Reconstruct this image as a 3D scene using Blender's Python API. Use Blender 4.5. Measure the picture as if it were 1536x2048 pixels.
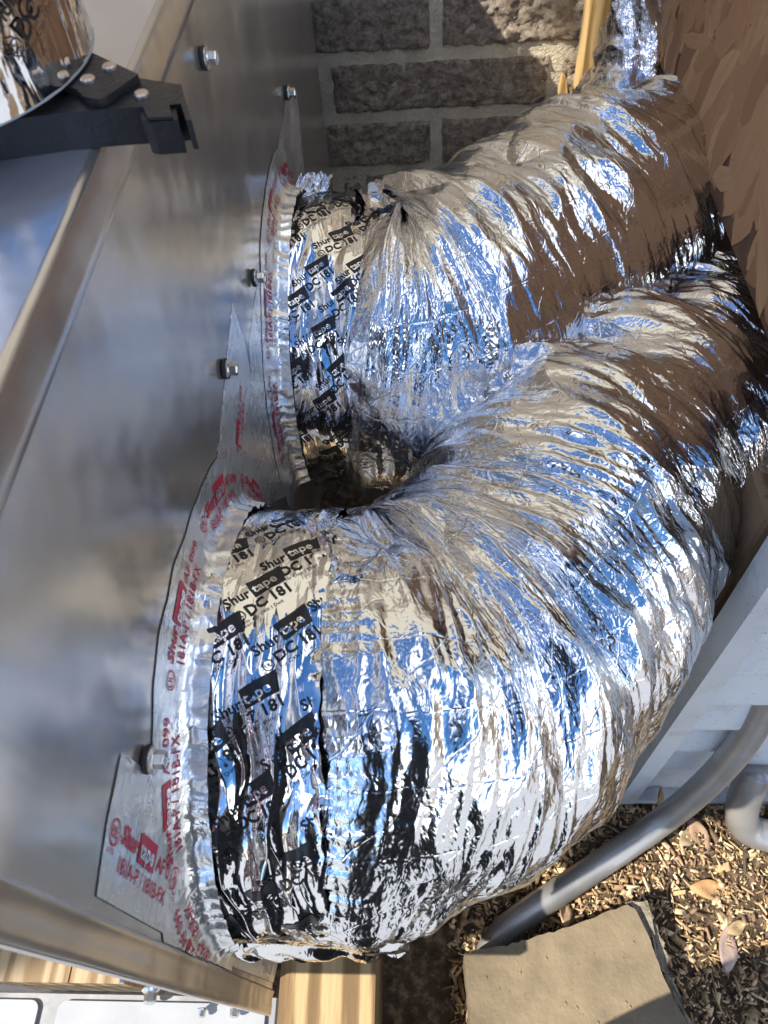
import bpy, bmesh, math, random
import numpy as np
from mathutils import Vector, Matrix
random.seed(4); rng = np.random.default_rng(7)
S = bpy.context.scene
for o in list(bpy.data.objects): bpy.data.objects.remove(o)
C = S.collection

# ---------------------------------------------------------------- camera
# world: X right of the unit's side panel, Y towards the block wall, Z up, camera at the origin, ground 1.25 m below
RX = np.array([[0.99811899, -0.01770364, -0.05869474], [0.01957646, -0.81523709, 0.57879639], [-0.05809693, -0.5788567, -0.81335704]])
cd = bpy.data.cameras.new('camera'); cam = bpy.data.objects.new('camera', cd); C.objects.link(cam); S.camera = cam
m = Matrix.Identity(4)
for i in range(3):
    m[i][0], m[i][1], m[i][2] = RX[i][0], -RX[i][1], -RX[i][2]
cam.matrix_world = m
cd.sensor_width = 36; cd.lens = 27.07; cd.clip_start = .01; cd.clip_end = 500
cd.dof.use_dof = True; cd.dof.focus_distance = .72; cd.dof.aperture_fstop = 17
S.render.resolution_x, S.render.resolution_y = 768, 1024

# ---------------------------------------------------------------- sky, sun, exposure
SUN = Vector((1, .52, -1.25)).normalized()                 # the way sunlight travels
W = bpy.data.worlds.new('World'); S.world = W; W.use_nodes = True
nt = W.node_tree; nt.nodes.clear()
def wn(t, **k):
    n = nt.nodes.new(t)
    for a, b in k.items(): setattr(n, a, b)
    return n
sky = wn('ShaderNodeTexSky', sky_type='NISHITA', sun_disc=False, sun_elevation=math.asin(-SUN.z), sun_rotation=math.atan2(-SUN.x, -SUN.y), air_density=.75, dust_density=.35, ozone_density=2.2)
tc = wn('ShaderNodeTexCoord'); mp = wn('ShaderNodeMapping'); mp.inputs['Scale'].default_value = (1, 1, 1.7)
noi = wn('ShaderNodeTexNoise'); noi.inputs['Scale'].default_value = 1.7; noi.inputs['Detail'].default_value = 7; noi.inputs['Roughness'].default_value = .58
rmp = wn('ShaderNodeValToRGB'); rmp.color_ramp.elements[0].position = .53; rmp.color_ramp.elements[1].position = .66
mix = wn('ShaderNodeMix', data_type='RGBA'); mix.inputs[7].default_value = (15, 15.2, 15.5, 1)
bg = wn('ShaderNodeBackground'); bg.inputs['Strength'].default_value = .135
out = wn('ShaderNodeOutputWorld'); L = nt.links.new
L(tc.outputs['Generated'], mp.inputs[0]); L(mp.outputs[0], noi.inputs['Vector']); L(noi.outputs[0], rmp.inputs[0]); L(rmp.outputs[0], mix.inputs[0])
hs = wn('ShaderNodeHueSaturation'); hs.inputs['Saturation'].default_value = 1.25; L(sky.outputs[0], hs.inputs['Color']); L(hs.outputs[0], mix.inputs[6]); L(mix.outputs[2], bg.inputs[0]); L(bg.outputs[0], out.inputs[0])
sl = bpy.data.lights.new('sun', 'SUN'); sl.energy = 4.6; sl.angle = math.radians(.5); sl.color = (1, .95, .86)
so = bpy.data.objects.new('sun', sl); C.objects.link(so); so.rotation_euler = SUN.to_track_quat('-Z', 'Y').to_euler()
S.view_settings.view_transform = 'Standard'; S.view_settings.look = 'None'; S.view_settings.exposure = .9; S.view_settings.gamma = 1
S.view_settings.use_curve_mapping = False
S.cycles.max_bounces = 4; S.cycles.glossy_bounces = 3; S.cycles.diffuse_bounces = 2; S.cycles.sample_clamp_indirect = 12

# ---------------------------------------------------------------- helpers
def at(u, v, **k):
    """the world point seen at photo pixel (u, v) on the plane x=, y= or z="""
    d = RX @ np.array([u-768., v-1024., 1540.]); (a, val), = k.items()
    return d * (val / d['xyz'.find(a)])
def mesh(name, V, F, mat=None, parent=None, smooth=False, uv=None, col=None):
    me = bpy.data.meshes.new(name)
    V = np.asarray(V, np.float32)
    if isinstance(F, np.ndarray):
        k = F.shape[1]; me.vertices.add(len(V)); me.vertices.foreach_set('co', V.ravel())
        me.loops.add(F.size); me.loops.foreach_set('vertex_index', F.ravel().astype(np.int32))
        me.polygons.add(len(F)); me.polygons.foreach_set('loop_start', np.arange(0, F.size, k, dtype=np.int32))
        me.update(calc_edges=True)
    else: me.from_pydata(V.tolist(), [], F)
    if smooth: me.polygons.foreach_set('use_smooth', np.ones(len(me.polygons), bool))
    if uv is not None:
        idx = np.empty(len(me.loops), np.int32); me.loops.foreach_get('vertex_index', idx)
        me.uv_layers.new(name='UVMap').data.foreach_set('uv', np.asarray(uv, np.float32)[idx].ravel())
    if col is not None:
        ca = me.color_attributes.new('tint', 'FLOAT_COLOR', 'POINT')
        ca.data.foreach_set('color', np.c_[np.asarray(col, np.float32), np.ones(len(V))].astype(np.float32).ravel())
    me.update()
    return link(name, me, mat, parent)
def link(name, me, mat=None, parent=None):
    o = bpy.data.objects.new(name, me); C.objects.link(o)
    if mat and not me.materials: me.materials.append(mat)
    if parent: o.parent = parent
    return o
def bmobj(name, bm, mat, parent=None, smooth=False, bevel=0, seg=2):
    if bevel: bmesh.ops.bevel(bm, geom=[e for e in bm.edges if e.is_manifold and e.calc_face_angle(0) > .5], offset=bevel, segments=seg, affect='EDGES', clamp_overlap=True)
    bmesh.ops.recalc_face_normals(bm, faces=bm.faces)
    me = bpy.data.meshes.new(name); bm.to_mesh(me); bm.free()
    if smooth:
        for p in me.polygons: p.use_smooth = True
    return link(name, me, mat, parent)
def thing(name, label, cat, loc=(0, 0, 0), group=None):
    o = bpy.data.objects.new(name, None); C.objects.link(o); o.empty_display_size = .05
    tag(o, label, cat, group); o.location = loc
    return o
def tag(o, label, cat, group=None):
    o['label'] = label; o['category'] = cat
    if group: o['group'] = group
    return o
def adopt(root, *objs):
    for o in objs:
        o.parent = root; o.matrix_parent_inverse = Matrix.Translation(-Vector(root.location))
def box(bm, lo, hi, rot=None, piv=None):
    vs = [bm.verts.new((x, y, z)) for x in (lo[0], hi[0]) for y in (lo[1], hi[1]) for z in (lo[2], hi[2])]
    for f in ((0, 1, 3, 2), (4, 6, 7, 5), (0, 4, 5, 1), (2, 3, 7, 6), (0, 2, 6, 4), (1, 5, 7, 3)): bm.faces.new([vs[i] for i in f])
    if rot is not None: bmesh.ops.rotate(bm, verts=vs, cent=piv or [(a+b)/2 for a, b in zip(lo, hi)], matrix=rot)
    return vs
def prism(bm, poly, ext):
    """poly: list of 3D points, extruded by vector ext"""
    a = [bm.verts.new(p) for p in poly]; b = [bm.verts.new(Vector(p)+Vector(ext)) for p in poly]
    n = len(a); bm.faces.new(a); bm.faces.new(b[::-1])
    for i in range(n): bm.faces.new((a[i], b[i], b[(i+1) % n], a[(i+1) % n]))
    return a+b
def lathe(bm, prof, axis, org, n=24):
    """prof: (r, h) along axis from org"""
    ax = Vector(axis).normalized(); u = ax.orthogonal().normalized(); v = ax.cross(u); rings = []
    for r, h in prof:
        rings.append([bm.verts.new(Vector(org)+ax*h+(u*math.cos(t)+v*math.sin(t))*r) for t in [2*math.pi*i/n for i in range(n)]])
    for a, b in zip(rings, rings[1:]):
        for i in range(n): bm.faces.new((a[i], a[(i+1) % n], b[(i+1) % n], b[i]))
    if prof[0][0] > 0: bm.faces.new(rings[0][::-1])
    if prof[-1][0] > 0: bm.faces.new(rings[-1])
def _h(ix, iy, s):
    n = (ix.astype(np.int64)*374761393 + iy.astype(np.int64)*668265263 + s*974711) & 0xffffffff
    n = ((n ^ (n >> 13))*1274126177) & 0xffffffff
    return ((n ^ (n >> 16)) & 0xffff)/65535.*2*np.pi
def pn(x, y, s=0):
    """2D gradient noise, about -0.7..0.7"""
    x, y = np.broadcast_arrays(np.asarray(x, float), np.asarray(y, float))
    i, j = np.floor(x), np.floor(y); fx, fy = x-i, y-j; r = []
    for dx in (0, 1):
        for dy in (0, 1):
            a = _h(i+dx, j+dy, s); r.append(np.cos(a)*(fx-dx)+np.sin(a)*(fy-dy))
    u, v = fx*fx*fx*(fx*(fx*6-15)+10), fy*fy*fy*(fy*(fy*6-15)+10)
    return (r[0]*(1-v)+r[1]*v)*(1-u)+(r[2]*(1-v)+r[3]*v)*u
def fac(x, y, s=0):
    """piecewise flat random facets, 0..1"""
    x, y = np.broadcast_arrays(np.asarray(x, float), np.asarray(y, float)); i, j = np.floor(x), np.floor(y); fx, fy = x-i, y-j
    v = lambda a, b: _h(i+a, j+b, s)/(2*np.pi)
    a, b, c, d = v(0, 0), v(1, 0), v(0, 1), v(1, 1); flip = (_h(i, j, s+77) > np.pi)
    up = np.where(fx > fy, a+(b-a)*fx+(d-b)*fy, a+(c-a)*fy+(d-c)*fx)
    dn = np.where(fx+fy < 1, a+(b-a)*fx+(c-a)*fy, d+(c-d)*(1-fx)+(b-d)*(1-fy))
    return np.where(flip, up, dn)
def ridge(x, y, s=0): return 1-2*np.abs(pn(x, y, s))*1.3

# ---------------------------------------------------------------- materials
class NT:
    def __init__(s, name):
        s.m = bpy.data.materials.new(name); s.m.use_nodes = True; s.t = s.m.node_tree; s.b = s.t.nodes['Principled BSDF']; s.o = s.t.nodes['Material Output']
    def n(s, typ, **k):
        n = s.t.nodes.new('ShaderNode'+typ)
        for a, v in k.items():
            if a.startswith('i_'):
                kk = a[2:]; kk = int(kk) if kk.isdigit() else kk.replace('_', ' ')
                s.put(n.inputs[kk], v)
            else: setattr(n, a, v)
        return n
    def put(s, inp, v):
        if hasattr(v, 'is_output'): s.t.links.new(v, inp)
        elif isinstance(v, bpy.types.Node): s.t.links.new(v.outputs[0], inp)
        else: inp.default_value = v
    def set(s, **k):
        for a, v in k.items(): s.put(s.b.inputs[a.replace('_', ' ')], v)
        return s
    def math(s, op, a, b=0., c=None):
        n = s.n('Math', operation=op); s.put(n.inputs[0], a); s.put(n.inputs[1], b)
        if c is not None: s.put(n.inputs[2], c)
        return n.outputs[0]
    def ramp(s, f, *stops):
        n = s.n('ValToRGB'); s.put(n.inputs[0], f); e = n.color_ramp.elements
        while len(e) < len(stops): e.new(.5)
        for q, (p, c) in zip(e, stops): q.position = p; q.color = (*c, 1) if len(c) == 3 else c
        return n.outputs[0]
    def noise(s, vec, scale, detail=4, rough=.55, dist=0):
        n = s.n('TexNoise', i_Scale=scale, i_Detail=detail, i_Roughness=rough, i_Distortion=dist)
        if vec is not None: s.put(n.inputs['Vector'], vec)
        return n.outputs[0]
    def map(s, vec, scale=(1, 1, 1), rot=(0, 0, 0)):
        n = s.n('Mapping'); s.put(n.inputs[0], vec); n.inputs['Scale'].default_value = scale; n.inputs['Rotation'].default_value = rot
        return n.outputs[0]
    def bump(s, h, dist, strength=1., normal=None):
        n = s.n('Bump', i_Height=h, i_Distance=dist, i_Strength=strength)
        if normal: s.put(n.inputs['Normal'], normal)
        return n.outputs[0]
    def mixc(s, f, a, b, mode='MIX'):
        n = s.n('Mix', data_type='RGBA', blend_type=mode); s.put(n.inputs[0], f)
        for i, v in ((6, a), (7, b)): s.put(n.inputs[i], v if hasattr(v, 'is_output') else (*v, 1))
        return n.outputs[2]
    @property
    def obj(s): return s.n('TexCoord').outputs['Object']
    @property
    def uv(s): return s.n('TexCoord').outputs['UV']

def foil_jacket():
    k = NT('foil_jacket'); uv = k.uv
    warp = k.n('VectorMath', operation='ADD'); k.put(warp.inputs[0], uv)
    nz = k.n('TexNoise', i_Scale=45., i_Detail=2.); k.put(nz.inputs['Vector'], uv)
    sc = k.n('VectorMath', operation='SCALE'); k.put(sc.inputs[0], nz.outputs['Color']); sc.inputs['Scale'].default_value = .012; k.put(warp.inputs[1], sc)
    wv = warp.outputs[0]
    v1 = k.n('TexVoronoi', i_Scale=1.); k.put(v1.inputs['Vector'], k.map(wv, (170, 42, 1), (0, 0, .1)))
    h = k.math('MULTIPLY', v1.outputs[0], k.math('ADD', .0005, k.math('MULTIPLY', k.ramp(k.noise(uv, 14, 2), (.38, (0, 0, 0)), (.66, (1, 1, 1))), .0009)))
    v3 = k.n('TexVoronoi', i_Scale=1.); k.put(v3.inputs['Vector'], k.map(wv, (400, 230, 1), (0, 0, .5)))
    h = k.math('ADD', h, k.math('MULTIPLY', v3.outputs[0], .00034))
    # reinforcing threads laminated under the foil: a grid of thin ridges
    sx = k.n('SeparateXYZ'); k.put(sx.inputs[0], wv)
    def line(c, pitch, w):
        f = k.math('ABSOLUTE', k.math('SUBTRACT', k.math('FRACT', k.math('DIVIDE', c, pitch)), .5))
        return k.ramp(f, (0, (1, 1, 1)), (w/pitch, (0, 0, 0)))
    th = k.math('MAXIMUM', line(sx.outputs[1], .047, .0012), line(k.math('ADD', sx.outputs[0], k.math('MULTIPLY', sx.outputs[1], .9)), .066, .0011))
    h = k.math('ADD', h, k.math('MULTIPLY', th, .00022))
    k.set(Base_Color=(.80, .805, .82, 1), Metallic=1., Roughness=.14, Normal=k.bump(h, 1., .8))
    return k.m
def foil_tape():
    k = NT('foil_tape'); uv = k.uv
    n1 = k.noise(k.map(uv, (60, 16, 1)), 1., 2, .4, 1.2); n2 = k.noise(k.map(uv, (200, 70, 1)), 1., 2, .5, .6)
    h = k.math('ADD', k.math('MULTIPLY', n1, .0022), k.math('MULTIPLY', n2, .00035))
    k.set(Base_Color=(.84, .84, .85, 1), Metallic=1., Roughness=.045, Normal=k.bump(h, 1., .8))
    return k.m
def foil_flat():
    k = NT('flat_tape_foil'); o = k.obj
    n1 = k.noise(o, 35, 4, .6, .6); v = k.n('TexVoronoi', i_Scale=120.); k.put(v.inputs['Vector'], k.map(o, (1, .5, 1.6)))
    h = k.math('ADD', k.math('MULTIPLY', n1, .003), k.math('MULTIPLY', v.outputs[0], .0006))
    k.set(Base_Color=(.86, .865, .865, 1), Metallic=.86, Roughness=k.ramp(k.noise(o, 22, 4), (.35, (.2,)*3), (.7, (.38,)*3)), Normal=k.bump(h, 1., .7))
    return k.m
def galv():
    k = NT('galvanised_steel'); o = k.obj
    c = k.ramp(k.noise(o, 9, 5, .6), (.3, (.50, .475, .45)), (.7, (.64, .605, .57)))
    streak = k.noise(k.map(o, (1, 220, 3)), 1., 3, .6)
    spots = k.ramp(k.noise(o, 260, 2, .5), (.74, (0, 0, 0)), (.78, (1, 1, 1)))
    c = k.mixc(k.math('MULTIPLY', spots, .35), c, (.75, .75, .75))
    r = k.math('ADD', k.math('MULTIPLY', k.noise(o, 6, 4), .14), k.math('MULTIPLY', streak, .1))
    k.set(Base_Color=c, Metallic=.86, Roughness=k.math('ADD', r, .09), Normal=k.bump(k.noise(o, 6, 3, .5), .009, .7))
    return k.m
def simple(name, col, rough=.5, metal=0., bump=None, var=None, **kw):
    k = NT(name); o = k.obj; c = (*col, 1)
    if var: c = k.ramp(k.noise(o, var[0], 5, .6), (.3, tuple(x*(1-var[1]) for x in col)), (.7, tuple(min(1, x*(1+var[1])) for x in col)))
    k.set(Base_Color=c, Roughness=rough, Metallic=metal, **kw)
    if bump: k.set(Normal=k.bump(k.noise(o, bump[0], 5, .6), bump[1]))
    return k.m
def wood(name, light, dark, scale=(1, 1, 1), bands=26., bumpd=.0006):
    """grain runs along the axis with the small scale"""
    k = NT(name); o = k.map(k.obj, scale)
    w = k.n('TexWave', wave_type='BANDS', bands_direction='X', i_Scale=bands*.55, i_Distortion=7., i_Detail=4., i_Detail_Scale=1.6, i_Detail_Roughness=.65); k.put(w.inputs['Vector'], o)
    st = k.noise(k.map(o, (95, 95, 95)), 1., 6, .75)
    fine = k.noise(k.map(o, (150, 150, 150)), 1., 3, .6)
    c = k.ramp(k.math('ADD', k.math('MULTIPLY', w.outputs[1], .45), k.math('MULTIPLY', st, .6)), (.36, tuple(x*.7 for x in dark)), (.48, dark), (.66, light)); c = k.mixc(k.math('MULTIPLY', fine, .35), c, tuple(x*.55 for x in dark))
    k.set(Base_Color=c, Roughness=.7, Normal=k.bump(k.math('ADD', w.outputs[1], fine), bumpd))
    return k.m
def block_mat():
    k = NT('split_face_block'); o = k.obj; oi = k.n('ObjectInfo').outputs['Random']
    o = k.n('VectorMath', operation='ADD', i_0=o); k.put(o.inputs[1], oi); o = o.outputs[0]
    c = k.ramp(k.noise(o, 70, 8, .8), (.36, (.20, .145, .098)), (.5, (.53, .42, .305)), (.64, (.78, .67, .52)))
    v = k.n('TexVoronoi', i_Scale=190.); k.put(v.inputs['Vector'], o)
    agg = k.ramp(v.outputs['Color'], (.86, (0, 0, 0)), (.9, (1, 1, 1)))
    c = k.mixc(k.math('MULTIPLY', agg, .5), c, (.48, .42, .37))
    c = k.mixc(k.math('MULTIPLY', oi, .2), c, (.26, .2, .16))
    h = k.math('ADD', k.math('MULTIPLY', k.noise(o, 120, 8, .8), .012), k.math('MULTIPLY', k.noise(o, 30, 4), .012))
    k.set(Base_Color=c, Roughness=.92, Normal=k.bump(h, 1., 1.))
    return k.m
def attr_mat(name, rough=.8, noise=90, amt=.35, bumpd=.001):
    k = NT(name); a = k.n('Attribute', attribute_name='tint').outputs['Color']; n = k.noise(k.obj, noise, 4, .6)
    k.set(Base_Color=k.mixc(k.math('MULTIPLY', n, amt), a, (.05, .03, .02)), Roughness=rough, Normal=k.bump(n, bumpd))
    return k.m
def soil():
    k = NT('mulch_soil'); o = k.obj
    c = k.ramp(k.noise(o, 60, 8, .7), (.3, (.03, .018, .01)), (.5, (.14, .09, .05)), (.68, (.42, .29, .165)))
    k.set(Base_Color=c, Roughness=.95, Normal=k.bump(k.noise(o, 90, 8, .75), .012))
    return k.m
def panel_white():
    k = NT('white_paint'); o = k.obj
    c = k.ramp(k.noise(o, 9, 4), (.3, (.55, .57, .585)), (.7, (.62, .64, .65)))
    c = k.mixc(k.ramp(k.noise(k.map(o, (1, 1, 2.2)), 190, 3, .6), (.66, (0, 0, 0)), (.70, (.9, .9, .9))), c, (.09, .08, .07))
    c = k.mixc(k.ramp(k.noise(o, 26, 5, .7), (.52, (0, 0, 0)), (.8, (.55, .55, .55))), c, (.30, .27, .23))
    k.set(Base_Color=c, Roughness=.42); return k.m
def osb_mat(name='oriented_strand_board'):
    k = NT(name); o = k.obj; oi = k.n('ObjectInfo').outputs['Random']
    o2 = k.n('VectorMath', operation='ADD', i_0=o); k.put(o2.inputs[1], oi)
    g = k.noise(k.map(o2.outputs[0], (1, 14, 240)), 1., 4, .6, .4)
    base = k.ramp(oi, (0, (.22, .10, .045)), (.3, (.56, .31, .145)), (.55, (.34, .165, .072)), (.8, (.62, .37, .18)), (1, (.44, .21, .10)))
    c = k.mixc(k.ramp(g, (.35, (0, 0, 0)), (.75, (.6, .6, .6))), base, (.36, .18, .075))
    k.set(Base_Color=c, Roughness=.75, Normal=k.bump(g, .0002))
    return k.m
M = dict(jacket=foil_jacket(), tape=foil_tape(), flat=foil_flat(), galv=galv(), block=block_mat(), soil=soil(), osb=osb_mat(), osbgap=simple('strand_board_core', (.16, .08, .04), .85, var=(40, .3)),
    lid=simple('lid_steel', (.66, .645, .68), .26, .8, var=(7, .06), bump=(4, .004)),
    mortar=simple('mortar', (.58, .51, .375), .9, bump=(160, .004), var=(20, .18)),
    ink=simple('black_ink', (.012, .012, .014), .38), red=simple('red_ink', (.40, .012, .045), .38),
    bolt=simple('zinc_bolt', (.68, .68, .66), .25, 1., var=(300, .12)), rubber=simple('rubber_washer', (.015, .015, .016), .6),
    black=simple('black_tool_steel', (.018, .018, .022), .42, .3, bump=(300, .0006), var=(60, .3)), rivet=simple('rivet', (.62, .52, .46), .38, 1.),
    plastic=simple('nylon_tie', (.78, .77, .72), .4, Subsurface_Weight=.2),
    white=panel_white(),
    rail=simple('rail_paint', (.33, .335, .345), .42, var=(25, .08)), railgap=simple('rail_steel', (.26, .26, .26), .5, .2, var=(60, .2)),
    steel=simple('conduit_steel', (.40, .385, .365), .38, .6, var=(14, .22), bump=(90, .0003)),
    stone=simple('concrete_paver', (.185, .14, .083), .82, var=(9, .42), bump=(55, .0028)), stone2=simple('broken_concrete', (.27, .225, .16), .95, var=(60, .35), bump=(70, .012)),
    pine=wood('pine_stud', (.62, .43, .19), (.44, .26, .085), (1, 1, .12), 22), treated=wood('treated_beam', (.52, .37, .18), (.25, .15, .058), (1, .05, .6), 15),
    blockwood=wood('pine_block', (.44, .33, .19), (.33, .21, .10), (1, .12, .8), 30), darkwood=wood('weathered_post', (.26, .175, .10), (.12, .072, .036), (.7, 1, .06), 24),
    leaf=attr_mat('dry_leaf', .6, 120, .3), chips=attr_mat('wood_chips', .85, 200, .35), cloth=simple('dark_cloth', (.016, .017, .022), .9), skin=simple('skin', (.35, .2, .14), .6),
    bark=simple('bark', (.09, .065, .045), .9, bump=(30, .02), var=(20, .4)), green=simple('tree_leaf', (.05, .085, .025), .6))
TAU = 2*math.pi
#@@STRUCTURE
# ---------------------------------------------------------------- ground and mulch
GZ = -1.25
def gh(x, y): return GZ + .010*pn(x*7, y*7, 3) + .006*pn(x*22, y*22, 4) + .004*pn(x*60, y*60, 5)
gx = np.r_[-60, -20, -8, -3, -1.4, np.linspace(-.6, 1.2, 200), 2, 5, 15, 60]; gy = np.r_[-60, -20, -6, -2, -.9, np.linspace(-.4, 1.5, 200), 2, 5, 15, 60]
GX, GY = np.meshgrid(gx, gy, indexing='ij'); V = np.stack([GX, GY, gh(GX, GY)], -1).reshape(-1, 3)
def gridf(n, mm, wrap=False):
    i, j = np.meshgrid(np.arange(n-1), np.arange(mm if wrap else mm-1), indexing='ij'); j2 = (j+1) % mm
    return np.stack([i*mm+j, (i+1)*mm+j, (i+1)*mm+j2, i*mm+j2], -1).reshape(-1, 4)
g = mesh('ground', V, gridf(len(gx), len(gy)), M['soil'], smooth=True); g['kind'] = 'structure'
pv = bmesh.new(); box(pv, (-6, -7, GZ-.05), (6, -.16, GZ+.012)); pvo = bmobj('unseen_pavement', pv, simple('pale_reflected_slab', (.32, .33, .34), .8, var=(6, .1), bump=(80, .002)), bevel=.01); pvo['kind'] = 'structure'  # unseen slab added behind the camera for pale reflections in the foil
n = 24000
cx = .95-.93*rng.random(n)**.85; cy = rng.uniform(-.2, .62, n); ln = rng.gamma(1.6, .0030, n)+.0022; wd = ln*rng.uniform(.18, .8, n)**1.2; tk = rng.uniform(.0006, .002, n)  # pale chips kept off the shaded ground so it reads darker
big = rng.random(n) < .05; ln[big] *= 2.4
yaw = rng.uniform(0, TAU, n); tilt = rng.normal(0, .22, n); roll = rng.normal(0, .5, n)
ca, sa, ct, st, cr, sr = np.cos(yaw), np.sin(yaw), np.cos(tilt), np.sin(tilt), np.cos(roll), np.sin(roll)
ax = np.stack([ca*ct, sa*ct, st], -1); sd = np.stack([-sa*cr, ca*cr, sr], -1); up = np.cross(ax, sd)
cc = np.stack([cx, cy, gh(cx, cy)+rng.uniform(.001, .010, n)], -1)
cor = np.array([(-1, -.6, -1), (-1, .8, -1), (-.9, .6, 1), (-1, -.7, 1), (1, -.8, -1), (.8, .7, -1), (.9, .8, 1), (1, -.4, 1)], float)
cor = cor[None]*(1+rng.uniform(-.25, .25, (n, 8, 3)))
V = cc[:, None]+cor[..., :1]*(ax*ln[:, None]/2)[:, None]+cor[..., 1:2]*(sd*wd[:, None]/2)[:, None]+cor[..., 2:]*(up*tk[:, None]/2)[:, None]
F0 = np.array([(0, 1, 2, 3), (4, 7, 6, 5), (0, 4, 5, 1), (1, 5, 6, 2), (2, 6, 7, 3), (3, 7, 4, 0)])
F = (F0[None]+8*np.arange(n)[:, None, None]).reshape(-1, 4)
pal = np.array([(.50, .36, .19), (.40, .27, .13), (.58, .45, .27), (.30, .19, .09), (.16, .10, .055), (.46, .33, .19), (.36, .22, .12)])
col = 1.6*np.repeat(pal[rng.integers(0, len(pal), n)]*rng.uniform(.55, 1.2, (n, 1)), 8, 0)
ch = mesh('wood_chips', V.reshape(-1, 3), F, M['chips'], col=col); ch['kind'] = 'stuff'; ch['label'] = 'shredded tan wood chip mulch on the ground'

# ---------------------------------------------------------------- split-face block wall
WY = 1.35
wall = thing('block_wall', 'tan split face concrete block wall behind the foil ducts', 'wall', (0, WY, GZ))
bm = bmesh.new(); box(bm, (-3, WY+.0005, GZ-.1), (3.5, WY+.2, 1.9)); adopt(wall, bmobj('mortar_bed', bm, M['mortar']))
BW, BH, J = .384, .0985, .016
def block_mesh(seed):
    nx, nz = 72, 20; x = np.linspace(-.5, .5, nx); z = np.linspace(-.5, .5, nz); X, Z = np.meshgrid(x, z, indexing='ij')
    w, h = BW-J, BH-J; px, pz = X*w, Z*h
    d = .007*pn(px*9+seed*7, pz*9, 11)+.006*np.abs(pn(px*24+seed*5, pz*24, 12))+.006*pn(px*55, pz*55+seed*3, 13)+.006*pn(px*130, pz*130+seed, 14)
    e = np.minimum((.5-np.abs(X))*w, (.5-np.abs(Z))*h); k = np.clip(e/.005, 0, 1)**.6
    jx = .0022*pn(px*70, pz*70, 15+seed); V = np.stack([px+jx*(k < .9), -(.006+.009*k+d*k), pz+.0025*pn(px*60, pz*60, 16+seed)], -1)
    me_o = mesh('block', np.r_[V.reshape(-1, 3)], gridf(nx, nz), M['block'], smooth=False)
    bm = bmesh.new(); bm.from_mesh(me_o.data)                       # side faces back to the mortar
    r = bmesh.ops.extrude_edge_only(bm, edges=[q for q in bm.edges if q.is_boundary])
    for v in r['geom']:
        if isinstance(v, bmesh.types.BMVert): v.co.y = .02
    bmesh.ops.recalc_face_normals(bm, faces=bm.faces); bm.to_mesh(me_o.data); bm.free(); me = me_o.data; bpy.data.objects.remove(me_o)
    return me
BM = [block_mesh(i) for i in range(6)]
for r in range(-7, 13):
    zc = -.649-BH*r*-1
    off = (-.162 if r % 2 == 0 else .0245)
    for c in range(-3, 5):
        o = link('block', BM[(r*5+c*3) % 6]); adopt(wall, o); o.location = (off+BW*(c+.5), WY+.012, zc)
        o.rotation_euler = (0, math.pi*((r+c) % 2), 0)

# ---------------------------------------------------------------- sheet metal plenum with its side panel
PX, PY0, PY1, PZ0, PZ1 = -.15, .0475, 1.17, -.812, -.185
plen = thing('duct_plenum', 'galvanised sheet metal plenum box with folded top rim on the left', 'plenum', (PX, PY0, PZ0))
def strip_profile(name, prof, y0, y1, mat):      # (x, z) profile swept along Y
    V = [(x, y, z) for x, z in prof for y in np.linspace(y0, y1, 9)]
    return mesh(name, V, gridf(len(prof), 9), mat, smooth=True)
ys = np.linspace(PY0, PY1, 40); zs = np.linspace(PZ0, -.2125, 30); YY, ZZ = np.meshgrid(ys, zs, indexing='ij')
def pwarp(y, z): return .0018*pn(y*4.2, z*4.2, 21)
adopt(plen, mesh('side_panel', np.stack([PX+pwarp(YY, ZZ), YY, ZZ], -1).reshape(-1, 3), gridf(40, 30), M['galv'], smooth=True))
adopt(plen, strip_profile('top_rim', [(-.158, -.1854), (-.1535, -.1852), (-.1512, -.1856), (-.1500, -.1868), (-.1494, -.189), (-.1486, -.196), (-.1474, -.2035), (-.1472, -.2075), (-.1480, -.2095), (-.1490, -.2115), (-.1505, -.2128), (-.152, -.2132)], .03, PY1, M['galv']))
V = []                                                              # near corner bend, a band 18 mm wide
cprof = [(-.1512, .0500), (-.1486, .0487), (-.1482, .0472), (-.1490, .0455), (-.1494, .040), (-.1492, .034), (-.1494, .0305), (-.1505, .0290), (-.1525, .0288), (-.1530, .032)]
V = [(x, y, z) for x, y in cprof for z in np.linspace(PZ0-.003, -.2, 9)]
adopt(plen, mesh('corner_flange', V, gridf(len(cprof), 9), M['galv'], smooth=True))
bm = bmesh.new(); box(bm, (-.95, .17, -.944), (-.165, PY1-.002, -.188)); adopt(plen, bmobj('inner_casing', bm, M['galv']))
bm = bmesh.new(); box(bm, (-.95, PY1-.001, GZ), (-.178, 1.33, -.1855)); adopt(plen, bmobj('rear_casing', bm, M['galv']))  # unseen extension added so the box's shadow edge reaches the wall
bm = bmesh.new(); box(bm, (-.95, .05, GZ), (-.25, PY1-.003, -.945)); adopt(plen, bmobj('base_casing', bm, M['galv']))  # unseen base added so no sun passes under the box
bm = bmesh.new(); box(bm, (-.95, .034, -.1865), (-.1538, PY1-.004, -.1850)); adopt(plen, bmobj('lid', bm, M['lid']))
bm = bmesh.new(); box(bm, (-.166, PY1-.001, PZ0), (-.1525, PY1+.012, -.19)); adopt(plen, bmobj('back_flange', bm, M['galv'], bevel=.002))
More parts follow.
